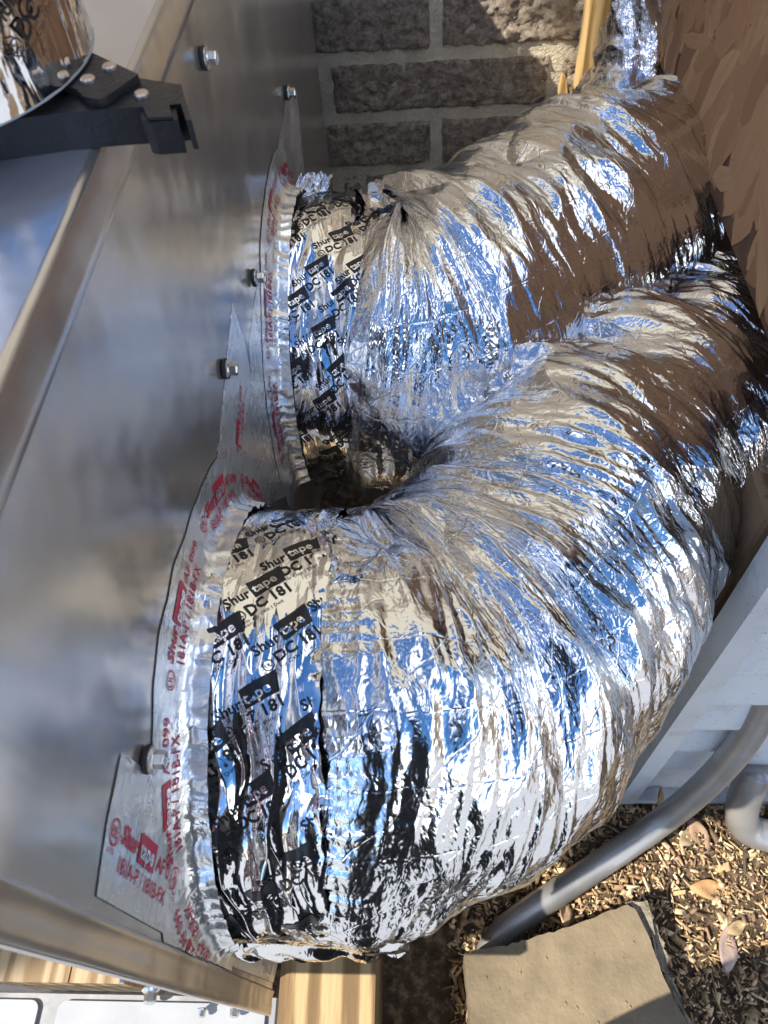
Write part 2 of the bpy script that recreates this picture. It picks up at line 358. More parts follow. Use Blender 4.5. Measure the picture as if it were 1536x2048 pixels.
def make_screw():
    b = bmesh.new(); lathe(b, [(.0, 0), (.0074, 0), (.0078, .0015), (.0074, .003)], (1, 0, 0), (0, 0, 0), 20); lathe(b, [(.0, .003), (.0074, .003)], (1, 0, 0), (0, 0, 0), 20)
    wm = bpy.data.meshes.new('washer'); b.to_mesh(wm); b.free(); wm.materials.append(M['rubber'])
    b = bmesh.new(); lathe(b, [(.0, .0031), (.0073, .0031), (.0074, .0041), (.0058, .0048), (.0052, .0052)], (1, 0, 0), (0, 0, 0), 20)
    lathe(b, [(.0048, .005), (.0049, .0098), (.0044, .0106), (.003, .0107), (.0028, .0101), (0, .0100)], (1, 0, 0), (0, 0, 0), 6)
    sm = bpy.data.meshes.new('screw'); b.to_mesh(sm); b.free(); sm.materials.append(M['bolt'])
    return sm, wm
SM, WM = make_screw()
for i, (u, v) in enumerate([(402, 117), (570, 186), (503, 556), (444, 738), (288, 1518)]):
    p = at(u, v, x=PX); s = link('screw', SM); adopt(plen, s); s.location = (PX+.001, p[1], p[2]); s.rotation_euler = (.4*i, random.uniform(-.06, .06), random.uniform(-.05, .05))
    w = link('washer', WM); w.parent = s
# ---------------------------------------------------------------- OSB board
OX, OZ = .33, -.53
osb = thing('strand_board', 'brown oriented strand board standing at the upper right edge', 'board', (OX, .8, OZ))
bm = bmesh.new(); box(bm, (OX, .44, OZ), (OX+.012, 1.325, -.28)); adopt(osb, bmobj('sheet', bm, M['osbgap']))
bm = bmesh.new(); box(bm, (OX+.0125, .47, -.295), (1.3, 1.325, -.283)); adopt(osb, bmobj('unseen_cover_sheet', bm, M['osbgap']))  # unseen sheet added to keep the space behind the board dark
bm = bmesh.new(); box(bm, (1.288, .47, GZ), (1.3, 1.325, -.2955)); adopt(osb, bmobj('unseen_far_sheet', bm, M['osbgap']))  # unseen far side added to block light behind the board
def flake(seed):
    r = random.Random(seed); l, w = r.uniform(.06, .15), r.uniform(.014, .042); k = 7; top = []; bot = []; sh = r.uniform(-.02, .02)
    for i in range(k):
        t = -l/2+l*i/(k-1); tp = min(1, (1-abs(2*i/(k-1)-1))*4+.4)
        top.append((0, t, w/2*tp*r.uniform(.75, 1.15))); bot.append((0, t+sh, -w/2*tp*r.uniform(.75, 1.15)))
    poly = top+bot[::-1]; n = len(poly)
    V = [(-.0005, y, z) for _, y, z in poly]+[(.0004, y, z) for _, y, z in poly]
    F = [list(range(n))]+[[i, n+i, n+(i+1) % n, (i+1) % n] for i in range(n)]
    me = bpy.data.meshes.new('strand'); me.from_pydata(V, [], F); me.update(); me.materials.append(M['osb']); return me
FL = [flake(i) for i in range(14)]
for i in range(300):
    y = random.uniform(.5, 1.32); z = OZ+.03+random.random()**1.1*.20
    fm = random.choice(FL); ang = math.radians(random.gauss(112, 36)); sy, sz = random.uniform(.7, 1.2), random.uniform(.7, 1.3)
    ext = max(abs(v.co.y*sy*math.sin(ang)+v.co.z*sz*math.cos(ang)) for v in fm.vertices); z = max(z, OZ+ext+.001)
    o = link('strand', fm); adopt(osb, o); o.location = (OX-.0003-.0007*random.random(), min(y, 1.24), z)
    o.rotation_euler = (ang, 0, 0); o.scale = (1, sy, sz)

# ---------------------------------------------------------------- timber: stud by the wall, splinter, dark post, beam, blocks
bm = bmesh.new(); box(bm, (.253, 1.272, GZ), (.291, 1.335, .3)); st = bmobj('pine_stud', bm, M['pine'], bevel=.002)
tag(st, 'sunlit yellow pine stud standing against the block wall', 'stud')
bm = bmesh.new(); prism(bm, [(.222, 1.30, GZ), (.250, 1.30, GZ), (.250, 1.30, -.668), (.244, 1.30, -.650), (.240, 1.30, -.655), (.236, 1.30, -.632), (.230, 1.30, -.628), (.227, 1.30, -.660), (.222, 1.30, -.69)], (0, .03, 0))
tag(bmobj('splintered_stick', bm, M['pine']), 'short splintered wood stick beside the foot of the pine stud', 'stick')
bm = bmesh.new(); box(bm, (.281, .370, GZ), (.366, .425, -.545)); tag(bmobj('timber_post', bm, M['darkwood'], bevel=.003), 'dark weathered timber post behind the white louvred panel', 'post')
bm = bmesh.new(); box(bm, (-.194, -.09, -1.262), (-.076, .30, -1.10)); tag(bmobj('timber_beam', bm, M['treated'], bevel=.005, seg=3), 'treated timber beam lying on the ground under the front duct', 'beam')
for lo, hi, lab in (((-.42, .052, -.93), (-.345, .16, -.822), 'leftmost pale wood block packed under the plenum corner'), ((-.3435, .052, -.935), (-.292, .16, -.822), 'pale wood block beside the leftmost packing block')):
    bm = bmesh.new(); box(bm, lo, hi); tag(bmobj('wood_block', bm, M['blockwood'], bevel=.002), lab, 'wood block', 'packing blocks under the plenum')

# ---------------------------------------------------------------- base rail with raised slots and bolts
rail = thing('base_rail', 'pale grey metal base rail with rounded raised panels and hex bolts', 'rail', (-.3, .03, -.83))
bm = bmesh.new(); box(bm, (-.62, -.02, -.850), (-.1495, .044, -.836)); adopt(rail, bmobj('rail_body', bm, M['railgap'], bevel=.002))
def rrect(x0, x1, y0, y1, r, z):
    P = []
    for cx, cy, a in ((x1-r, y1-r, 0), (x0+r, y1-r, 90), (x0+r, y0+r, 180), (x1-r, y0+r, 270)):
        P += [(cx+r*math.cos(math.radians(a+t)), cy+r*math.sin(math.radians(a+t)), z) for t in range(0, 91, 15)]
    return P
for x0, x1 in ((-.60, -.372), (-.353, -.158)):
    bm = bmesh.new(); prism(bm, rrect(x0, x1, -.012, .0385, .008, -.8355), (0, 0, .0035)); adopt(rail, bmobj('raised_panel', bm, M['rail'], bevel=.001))
bm = bmesh.new(); lathe(bm, [(.0, 0), (.0085, 0), (.0088, .0015), (.0065, .0035)], (.1, -1, .25), (0, 0, 0), 20); lathe(bm, [(.0056, .003), (.0056, .011), (.0048, .012), (0, .012)], (.1, -1, .25), (0, 0, 0), 6)
bme = bpy.data.meshes.new('bolt'); bm.to_mesh(bme); bm.free(); bme.materials.append(M['bolt'])
for u, v, sc in ((303, 1978, 1.), (470, 2012, .75), (405, 2018, .55), (246, 1950, .6)):
    p = at(u, v, z=-.824); o = link('bolt', bme); adopt(rail, o); o.location = p; o.scale = (sc,)*3

# ---------------------------------------------------------------- white louvred panel, conduits, paver
lou = thing('louvred_panel', 'white louvred metal panel with a wide edge flange at the right', 'panel', (.28, .33, GZ+.02))
LX, LY = .280, .326
bm = bmesh.new(); box(bm, (LX, LY, GZ+.005), (LX+.026, LY+.034, -.40)); adopt(lou, bmobj('edge_flange', bm, M['white'], bevel=.003))
bm = bmesh.new(); box(bm, (LX+.0265, LY+.001, GZ+.006), (.95, LY+.033, GZ+.022)); adopt(lou, bmobj('bottom_rail', bm, M['white'], bevel=.003))
bm = bmesh.new(); box(bm, (LX+.0265, LY+.0345, GZ+.005), (.95, LY+.042, -.40)); adopt(lou, bmobj('back_sheet', bm, M['white']))
for i in range(9):
    z0 = GZ+.045+i*.082
    bm = bmesh.new(); prism(bm, [(LX+.027, LY+.034, z0), (LX+.027, LY+.014, z0+.003), (LX+.027, LY+.0145, z0+.008), (LX+.027, LY+.034, z0+.074)], (.62, 0, 0)); adopt(lou, bmobj('louvre', bm, M['white'], bevel=.001))
def tube(name, pts, rad, mat, n=28, m=160, ring=0., caps=True):
    pts = np.array(pts, float); c = catmull(pts, m); T = np.gradient(c, axis=0); T /= np.linalg.norm(T, axis=1)[:, None]
    U, Vv = frames(T); th = np.linspace(0, TAU, n, endpoint=False); r = rad+ring*np.sin(np.arange(m)*math.pi)
    if ring: r = rad+ring*np.where(np.arange(m) % 2 == 0, 1, -1)
    Vx = c[:, None]+np.broadcast_to(r, (m,))[:, None, None]*(np.cos(th)[None, :, None]*U[:, None]+np.sin(th)[None, :, None]*Vv[:, None])
    F = gridf(m, n, True).tolist(); F += [list(range(n)), list(range((m-1)*n, m*n))[::-1]]
    return mesh(name, Vx.reshape(-1, 3), F, mat, smooth=True)
def catmull(P, m):
    P = np.asarray(P, float); Q = np.vstack([2*P[0]-P[1], P, 2*P[-1]-P[-2]]); out = []
    for i in range(1, len(Q)-2):
        t = np.linspace(0, 1, 60, endpoint=False)[:, None]; a, b, c, d = Q[i-1], Q[i], Q[i+1], Q[i+2]
        out.append(.5*((2*b)+(c-a)*t+(2*a-5*b+4*c-d)*t**2+(3*b-a-3*c+d)*t**3))
    out = np.vstack(out+[P[-1:]]); s = np.r_[0, np.cumsum(np.linalg.norm(np.diff(out[:, :3], axis=0), axis=1))]
    q = np.linspace(0, s[-1], m); return np.stack([np.interp(q, s, out[:, k]) for k in range(P.shape[1])], -1)
def frames(T, up=(0, 0, 1)):
    U = np.zeros_like(T); u = np.array(up, float)
    for i, t in enumerate(T):
        u = u-t*(u@t); u /= np.linalg.norm(u); U[i] = u
    return U, np.cross(T, U)
tag(tube('metal_conduit', [(.06, .105, -1.262), at(1012, 1858, z=-1.23), at(1150, 1762, z=-1.222), at(1300, 1660, z=-1.19), at(1400, 1580, z=-1.10), at(1478, 1495, z=-1.0), at(1536, 1395, z=-.90), at(1575, 1290, z=-.80), at(1600, 1150, z=-.70)], .0185, M['steel'], m=420, ring=.00022), 'grey metal conduit bending up in front of the white panel', 'conduit')
tag(tube('conduit_elbow', [(.445, .335, -1.10), (.440, .305, -1.17), (.455, .285, -1.212), (.50, .275, -1.222), (.58, .275, -1.222)], .0225, M['steel'], m=220, ring=.00022), 'short grey conduit elbow on the mulch below the white panel', 'conduit')
pav = thing('paver', 'brown concrete paver with a broken corner on the mulch', 'paver', (.17, .08, GZ))
top = [(.035, .116), (.10, .128), (.17, .146), (.225, .166), (.258, .177), (.268, .170), (.281, .135), (.288, .10), (.297, .07), (.318, .03), (.36, -.09), (.05, -.13)]
tt = []
for (xa, ya), (xb, yb) in zip(top, top[1:]+top[:1]):
    for q in np.linspace(0, 1, max(2, int(math.hypot(xb-xa, yb-ya)/.007)), endpoint=False): tt.append((xa+(xb-xa)*q+random.gauss(0, .0007), ya+(yb-ya)*q+random.gauss(0, .0009)))
top = tt
bm = bmesh.new(); prism(bm, [(x, y, -1.172) for x, y in top], (0, 0, -.09)); adopt(pav, bmobj('slab', bm, M['stone'], bevel=.0022, seg=2))
for k, pl in enumerate(([(.2625, .181), (.285, .184), (.292, .165), (.291, .142), (.284, .138), (.272, .168)], [(.2935, .166), (.300, .140), (.304, .115), (.296, .098), (.2905, .105), (.2865, .134)], [(.3035, .112), (.314, .075), (.323, .045), (.3195, .034), (.301, .07), (.296, .096)])):
    bm = bmesh.new(); prism(bm, [(x+random.uniform(-.0015, .0015), y, -1.185-.006*k) for x, y in pl], (0, 0, -.05)); bmesh.ops.subdivide_edges(bm, edges=bm.edges, cuts=3, use_grid_fill=True)
    for v in bm.verts: v.co += Vector((random.uniform(-1, 1), random.uniform(-1, 1), random.uniform(-1, 1)))*.0018
    adopt(pav, bmobj('broken_flake', bm, M['stone2']))
peb = bmesh.new()
for i in range(80):
    x, y = random.uniform(.05, .26), random.uniform(-.02, .15)
    if y > .10+.28*(x-.05)-.01: continue
    r = random.choice((.0008, .001, .0013, .002)); mt = Matrix.Translation((x, y, -1.172)) @ Matrix.Diagonal((1, 1.4, .7, 1)); bmesh.ops.create_icosphere(peb, subdivisions=1, radius=r, matrix=mt)
o = bmobj('grit', peb, M['stone'], smooth=True); o['kind'] = 'stuff'; adopt(pav, o)
# dry leaves, each its own thing
def leaf(p, l, w, yaw, tilt, col, label):
    n, mm = 15, 5; V = []; 
    for i in range(n):
        t = i/(n-1); hw = w/2*math.sin(math.pi*min(1, t*.97+.03))**.8
        for j in range(mm):
            a = (j-2)/2; V.append(((t-.5)*l, a*hw, .004*math.sin(t*5+1)+.10*abs(a)**2*hw*2+.002*math.sin(9*t+a*3)))
    R = Matrix.Translation(p) @ Matrix.Rotation(yaw, 4, 'Z') @ Matrix.Rotation(tilt, 4, 'X')
    V = [R @ Vector(v) for v in V]; me = mesh('dry_leaf', V, gridf(n, mm), M['leaf'], smooth=True, col=[np.array(col)*random.uniform(.9, 1.1)]*len(V))
    md = me.modifiers.new('thick', 'SOLIDIFY'); md.thickness = .0005
    tag(me, label, 'leaf')
for (u, v, l, w, yaw, tl, col, lab) in ((1422, 1780, .060, .026, -.1, .1, (.50, .29, .12), 'orange brown oval leaf lying alone on the mulch'),
    (1130, 1822, .048, .021, 1.45, .5, (.55, .36, .22), 'tan leaf tucked against the back edge of the paver'),
    (1398, 1668, .050, .024, -1.1, .3, (.30, .19, .11), 'brown leaf below the white panel near the conduit'),
    (1455, 1897, .062, .026, 1.25, .2, (.42, .31, .25), 'greyish ragged leaf at the edge of the corner shadow'),
    (1375, 1675, .036, .02, .6, .2, (.48, .35, .2), 'small pale leaf beside the brown one under the panel'),
    (1475, 1855, .035, .018, .3, .4, (.5, .34, .16), 'small golden leaf above the greyish ragged leaf')):
    p = at(u, v, z=GZ+.012); leaf(p, l, w, yaw, tl, col, lab)
leaf((LX+.058, LY+.004, GZ+.045), .05, .022, 1.0, 1.1, (.36, .22, .11), 'brown leaf standing in the corner of the white panel')
tw = bmesh.new()
p0 = at(1490, 1750, z=GZ+.012); p1 = at(1488, 1700, z=GZ+.02)
tag(tube('twig', [p0, (p0+p1)/2, p1], .0022, M['bark'], 8, 12), 'dark forked twig lying on the mulch', 'twig')
twg = bpy.data.objects['twig']
for e in ((1455, 1665), (1520, 1675)):
    b = tube('twig_branch', [p1, (p1+at(*e, z=GZ+.03))/2+np.array([.002, 0, .002]), at(*e, z=GZ+.03)], .0013, M['bark'], 6, 10); b.parent = twg
#@@DUCTS
# ---------------------------------------------------------------- foil ducts
def tube_grid(ctrl, N, Mn, disp, th=None):
    """ctrl rows (x, y, z, r); disp(s, th, r) -> radial, axial offset; returns grid (N,Mn,3), s, th"""
    c = catmull(ctrl, 3000); P = c[:, :3]; d = np.linalg.norm(np.diff(P, axis=0), axis=1).mean(); T = np.gradient(P, axis=0); T /= np.linalg.norm(T, axis=1)[:, None]
    kw = np.arange(-int(.075/d), int(.075/d)+1); kw = np.exp(-(kw*d/.028)**2); h = len(kw)//2          # ring planes turn gradually through the bends
    Tp = np.vstack([np.repeat(T[:1], h, 0), T, np.repeat(T[-1:], h, 0)]); T = np.stack([np.convolve(Tp[:, k], kw, 'valid') for k in range(3)], -1); T /= np.linalg.norm(T, axis=1)[:, None]
    s = np.r_[0, np.cumsum(np.linalg.norm(np.diff(P, axis=0), axis=1)+.75*c[1:, 3]*np.linalg.norm(np.diff(T, axis=0), axis=1))]
    q = np.linspace(0, s[-1], N); P, T, r = np.stack([np.interp(q, s, P[:, k]) for k in range(3)], -1), np.stack([np.interp(q, s, T[:, k]) for k in range(3)], -1), np.interp(q, s, c[:, 3])
    s = q; T /= np.linalg.norm(T, axis=1)[:, None]; U, Vv = frames(T)
    if th is None: th = np.linspace(-math.pi, math.pi, Mn)
    SS, TT = np.meshgrid(s, th, indexing='ij'); dr, da = disp(SS, TT, r[:, None]); R = r[:, None]+dr
    G = P[:, None]+R[..., None]*(np.cos(TT)[..., None]*U[:, None]+np.sin(TT)[..., None]*Vv[:, None])+da[..., None]*T[:, None]
    return G, s, th, SS, TT, r
def sag(dr, da): return dr, da
def jacket_disp(seed, s0, bend, inner):
    def f(s, t, r):
        L = s-s0; g = np.clip(.25+L/.03, .25, 1)
        lump = .008*pn(s*7, t*1.1, seed)+.006*pn(s*14, t*2.2, seed+1)
        w = pn(s*9, t*1.0, seed+2)*.022+pn(s*22, t*2.5, seed+3)*.006
        sl = .022*np.sin(t*1.3+seed)                                  # pleats lean as they run round
        a1 = np.clip(.65+1.0*pn(s*6, t*.9, seed+4), .3, 1.2); a2 = np.clip(.65+1.1*pn(s*8+3, t*1.2, seed+5), .35, 1.2)
        F1 = fac((s+w)/.066+.8*t, t/.75-.25*s/.05+.3*pn(s*15, t, seed+20), seed+21); F2 = fac((s+w*.8-.03*t)/.029, t/.36+.2*s/.02+.3*pn(s*30, t*2, seed+22), seed+23); F3 = fac((s+.02*t)/.0105, t/.14+.3*s/.01, seed+24); F4 = fac((s-.01*t)/.0055, t/.08-.3*s/.005, seed+25)
        p1 = ridge((s+w+sl)/.05, t*.75, seed+6); p2 = ridge((s+w-sl*.6)/.019, t*1.15, seed+7); p3 = ridge((s+w*.6)/.009, t*2.3, seed+8)
        q = np.abs(((s+w*1.6+sl)/.052+.35*pn(s*12, t*1.5, seed+9)) % 1-.5)*2
        inn = .7+.6*np.clip(np.cos(t-inner), 0, 1)
        dr = lump+inn*g*(.0050*a1*(p1-.5)+.0018*a2*(p2-.5)+.0008*a2*(q-.5)+.0011*a2*(ridge((s+w*.7+sl*.4)/.016, t*1.1, seed+31)-.5)+.0240*(F1-.5)+.0082*(F2-.5))+.0020*(F3-.5)+.0008*(F4-.5)
        zn = .35+.65*np.clip(1.25-L/.16, 0, 1)
        dr += zn*g*(.0014*(ridge((s+w*.7)/.019, t*.9, seed+33)-.5)+.0010*(ridge((s+w*.5+.008*t)/.0095, t*1.5, seed+34)-.5))
        ga = np.clip(1-L/.055, 0, 1)**1.5*np.clip(.4+1.5*pn(t*1.3, s*0, seed+30), .1, 1)                                # gathers where the tape pinches the end
        dr += ga*.0028*(ridge(t*13+pn(s*30, t*2, seed+12)*.6, s*14, seed+11)-.5)
        da = .010*g*pn((s+w)/.03, t*.8, seed+13)*a1
        return dr, da
    return f
def build_tube(name, G, s, th, rr, mat):
    n, mm = G.shape[:2]; uv = np.stack(np.broadcast_arrays(s[:, None], th[None]*.17), -1).reshape(-1, 2)
    return mesh(name, G.reshape(-1, 3), gridf(n, mm), mat, smooth=True, uv=uv)
def sampler(G, s, th):
    """bilinear point on the grid, lifted along the local normal"""
    ds, dt = s[1]-s[0], th[1]-th[0]; Gs = np.gradient(G, axis=0); Gt = np.gradient(G, axis=1); N = np.cross(Gt, Gs); N /= np.linalg.norm(N, axis=-1)[..., None]+1e-12
    def f(a, b, lift):
        x = np.clip(a/ds, 0, len(s)-1.001); y = np.clip((b-th[0])/dt, 0, len(th)-1.001); i, j = x.astype(int), y.astype(int); u, v = (x-i)[:, None], (y-j)[:, None]
        def bl(A): return A[i, j]*(1-u)*(1-v)+A[i+1, j]*u*(1-v)+A[i, j+1]*(1-u)*v+A[i+1, j+1]*u*v
        return bl(G)+bl(N)*lift
    return f
_tx = {}
def text2d(t, size, bold=0., maxl=.0035, shear=0.):
    key = (t, size, bold, shear)
    if key in _tx: return _tx[key]
    cu = bpy.data.curves.new('t', 'FONT'); cu.body = t; cu.size = size; cu.offset = bold*size; cu.resolution_u = 2; cu.shear = shear
    o = bpy.data.objects.new('t', cu); C.objects.link(o); me = bpy.data.meshes.new_from_object(o.evaluated_get(bpy.context.evaluated_depsgraph_get())); bpy.data.objects.remove(o)
    bm = bmesh.new(); bm.from_mesh(me); bmesh.ops.triangulate(bm, faces=bm.faces)
    for _ in range(3):
        e = [q for q in bm.edges if q.calc_length() > maxl]
        if not e: break
        bmesh.ops.subdivide_edges(bm, edges=e, cuts=1); bmesh.ops.triangulate(bm, faces=bm.faces)
    bm.verts.index_update(); V = np.array([v.co[:2] for v in bm.verts]); F = np.array([[v.index for v in f.verts] for f in bm.faces]); bm.free()
    _tx[key] = (V, F); return V, F
def quad2d(pts, k=10):
    p = np.array(pts, float); u, v = np.meshgrid(np.linspace(0, 1, k), np.linspace(0, 1, k), indexing='ij'); u, v = u[..., None], v[..., None]
    V = (p[0]*(1-u)*(1-v)+p[1]*u*(1-v)+p[2]*u*v+p[3]*(1-u)*v).reshape(-1, 2); q = gridf(k, k)
    return V, np.vstack([q[:, [0, 1, 2]], q[:, [0, 2, 3]]])
def ring2d(cx, cy, r, w, n=28):
    t = np.linspace(0, TAU, n, endpoint=False); V = np.vstack([np.c_[cx+q*np.cos(t), cy+q*np.sin(t)] for q in (r, r-w)]); i = np.arange(n); j = (i+1) % n
    return V, np.vstack([np.c_[i, j, n+j], np.c_[i, n+j, n+i]])
def place(tm, dx, dy): return tm[0]+np.array([dx, dy]), tm[1]
def mark_black():
    """the black print repeated on the shiny tape; ink pieces and knocked-out (foil) pieces"""
    ink = [place(text2d('Shur', .0098, .018), 0, 0), quad2d([(.0198, -.0022), (.0415, -.0022), (.0455, .0105), (.0198, .0105)]), place(text2d('DC 181', .0105, .03), .0085, -.0115),
        ring2d(.0035, -.0085, .0036, .0007), place(text2d('UL', .0034, .02), .0013, -.0097), place(text2d('LISTED', .0021), .0006, -.0143), place(text2d('181B-FX', .0021), .0004, -.0166), place(text2d('For Class 1 Duct', .0034), .0085, -.0158)]
    return ink, [place(text2d('tape', .0098, .02), .0208, .0003)]
def mark_red(k=1.):
    ink = [ring2d(.007*k, .001*k, .0062*k, .0010*k), place(text2d('UL', .0068*k, .03), .0024*k, -.0013*k), place(text2d('LISTED', .0030*k), .0020*k, -.0082*k),
        place(text2d('Shur', .0125*k, .03, shear=.2), .0165*k, -.001*k), quad2d([(.042*k, -.0035*k), (.069*k, -.0035*k), (.069*k, .0105*k), (.042*k, .0105*k)]), place(text2d('AF 099', .0118*k, .015), .0725*k, -.001*k),
        place(text2d('181A-P / 181B-FX', .0105*k, .01), .0175*k, -.0135*k)]
    return ink, [place(text2d('tape', .0125*k, .03, shear=.2), .0428*k, -.001*k)]
def lay(name, marks, mapper, mat_ink, mat_foil, parent, clip=None):
    """marks: list of (mark, a0, b0, angle); mapper(a, b, lift) -> points"""
    for which, mat, lift, nm in ((0, mat_ink, .00045, name), (1, mat_foil, .0009, name+'_knockout')):
        Vs, Fs, n = [], [], 0
        for mk, a0, b0, ang in marks:
            for V, F in mk[which]:
                a = a0+V[:, 0]*math.cos(ang)-V[:, 1]*math.sin(ang); b = b0+V[:, 0]*math.sin(ang)+V[:, 1]*math.cos(ang)
                if clip is not None:
                    ok = clip(a, b); F = F[ok[F].all(1)]
                    if not len(F): continue
                Vs.append(mapper(a, b, lift)); Fs.append(F+n); n += len(V)
        if n: 
            q = mesh(nm, np.vstack(Vs), np.vstack(Fs), mat, smooth=True); q['kind'] = 'stuff'; adopt(parent, q)

def band(root, name, cy, cz, r0, x1, seed, n=150, mm=760):
    """the shiny tape wrapped round the collar, from the panel out to x1"""
    def f(s, t, r):
        w = pn(s*25, t*2.2, seed)*.012
        a = np.clip(.5+1.2*pn(s*16, t*1.6, seed+1), 0, 1.1)
        dr = .0058*a*(ridge((s+w)/.024, t*1.1, seed+2)-.55)+.0016*(ridge((s-w)/.011, t*2.0, seed+3)-.5)*a+.004*pn(s*18, t*3, seed+4)+.006*(fac((s+w)/.03+.5*t, t/.45, seed+12)-.5)
        dr += .0005*pn(s/.008, t*6, seed+5)+.004*np.clip(1-s/.012, 0, 1)**2
        k = np.clip((s-(s.max()-.012))/.012, 0, 1); dr += k*.0045*np.abs(pn(t*9, s*0, seed+6)); return dr, .006*pn(t*4, s*0, seed+7)*np.clip(s/.03, 0, 1)+.003*pn(t*13, s*0, seed+8)*k
    G, s, th, SS, TT, r = tube_grid([(PX+.0015, cy, cz, r0+.001), (PX+.02, cy, cz, r0), (PX+.05, cy, cz, r0), (x1, cy, cz, r0-.002)], n, mm, f)
    o = build_tube(name, G, s, th, r0, M['tape']); adopt(root, o)
    return G, s, th, o

def duct(name, label, cy, cz, r0, bx, ctrl, seed, N, Mn, inner):
    root = thing(name, label, 'duct', (PX, cy, cz-r0), 'insulated flexible ducts')
    G, s, th, bo = band(root, 'foil_tape_band', cy, cz, r0, bx, seed+40)
    S_ = sampler(G, s, th); marks = []; mk = mark_black(); Lb = bx-PX; rr = random.Random(seed)
    k = 0
    for t in np.arange(-2.1, 2.3, .034/r0):
        sh = .024 if k % 2 else 0; k += 1
        for s0 in (-.030, .020, .070):
            if s0+sh < Lb-.012: marks.append((mk, s0+sh+rr.uniform(-.005, .005), (t+rr.uniform(-.03, .03))*r0, math.radians(36+rr.uniform(-6, 6))))
    lay('printed_lettering', marks, lambda a, b, l: S_(a, -b/r0, l), M['ink'], M['tape'], bo, lambda a, b: (a > .003) & (a < Lb-.003) & (pn(a*70, b*70, seed)+.5*pn(a*210, b*210, seed) > -.52))
    G, s, th, SS, TT, r = tube_grid(ctrl, N, Mn, jacket_disp(seed, .01, .3, inner)); adopt(root, build_tube('foil_jacket', G, s, th, r, M['jacket']))
    return root
CY2, CZ2, CY1, CZ1, R0 = .219, -.582, .683, -.607, .150
d2 = duct('flexible_duct', 'front foil jacketed flexible duct bending away to the right', CY2+.004, CZ2, R0+.010, -.066,
    [(-.078, .223, -.582, .157), (-.06, .223, -.582, .160), (-.019, .237, -.603, .158), (.036, .288, -.628, .157), (.084, .351, -.638, .16), (.126, .427, -.643, .157), (.17, .493, -.656, .158), (.231, .566, -.686, .163), (.316, .646, -.717, .167), (.421, .74, -.733, .172), (.551, .839, -.747, .167)], 3, 620, 700, -.8)
d1 = duct('flexible_duct', 'rear foil jacketed flexible duct curving towards the block wall', CY1, CZ1-.012, R0+.016, -.05,
    [(-.062, .683, -.619, .163), (-.045, .681, -.620, .167), (-.02, .672, -.622, .170), (.064, .734, -.622, .168), (.155, .817, -.63, .169), (.243, .901, -.644, .17), (.329, .975, -.661, .16), (.421, 1.05, -.673, .151), (.521, 1.123, -.686, .147)], 11, 520, 620, -.8)
def joint_tape(root, cy, cz, r0, seed, t0, t1, angs):
    """flat printed tape dressed from the panel up on to the collar"""
    pr = catmull([(PX+.0003, r0+.044), (PX+.0006, r0+.028), (PX+.002, r0+.013), (PX+.007, r0+.006), (PX+.013, r0+.0042), (PX+.018, r0+.0032)], 46); p = np.r_[0, np.cumsum(np.linalg.norm(np.diff(pr, axis=0), axis=1))]; n = 420
    t = np.linspace(t0, t1, n); PP, TT = np.meshgrid(p, t, indexing='ij'); k = np.clip((PP-.010)/.025, 0, 1)
    dr = k*(.0030*(ridge(TT*9+.4*pn(PP*60, TT*4, seed), PP*18, seed+1)-.5)+.0022*(fac(PP/.014, TT*11, seed+2)-.5)); dx = .0014*np.abs(pn(PP*50, TT*6, seed+3))*np.clip(PP/.01, 0, 1); ed = .010*pn(TT*2.2, TT*0, seed+4)+.003*pn(TT*9, TT*0, seed+5)
    R = pr[:, 1:]+dr+ed*(1-np.clip(PP/.03, 0, 1)); X = pr[:, :1]+.5*dx+.0004+pwarp(cy-R*np.sin(TT), cz+R*np.cos(TT)); G = np.stack([X, cy-R*np.sin(TT), cz+R*np.cos(TT)], -1); G[..., 1] = np.maximum(G[..., 1], PY0+.002+.002*np.abs(pn(TT*30, TT*0, 3)))
    o = mesh('sealing_tape', G.reshape(-1, 3), gridf(46, n), M['flat'], smooth=True); adopt(root, o)
    S_ = sampler(G, p, t); ms = [(mark_red(.92), -a*(r0+.02), -q, 0.) for a, q in angs]
    lay('red_lettering', ms, lambda a, b, l: S_(-b, -a/(r0+.02), l), M['red'], M['flat'], o, lambda a, b: (-b > .001) & (-b < p[-1]-.001))
joint_tape(d2, CY2+.004, CZ2, R0+.010, 61, -1.5, 1.9, [(1.55, .022), (.93, .022), (.31, .022), (-.31, .022), (-.93, .022)])
joint_tape(d1, CY1, CZ1-.012, R0+.016, 67, -1.2, 1.9, [(1.5, .022), (.9, .022), (.3, .022), (-.3, .022), (-.9, .022)])
# narrow foil sleeve rising behind the board
G, s, th, SS, TT, r = tube_grid([(.305, 1.13, -.84, .13), (.306, 1.13, -.74, .145), (.308, 1.145, -.66, .130), (.312, 1.17, -.595, .088), (.313, 1.19, -.53, .052), (.304, 1.205, -.46, .038), (.300, 1.21, -.36, .04), (.30, 1.22, -.2, .045)], 200, 200, jacket_disp(23, 0, .1, 0))
tag(build_tube('foil_sleeve', G, s, th, r, M['jacket']), 'narrow foil wrapped pipe sleeve rising beside the pine stud', 'pipe sleeve')

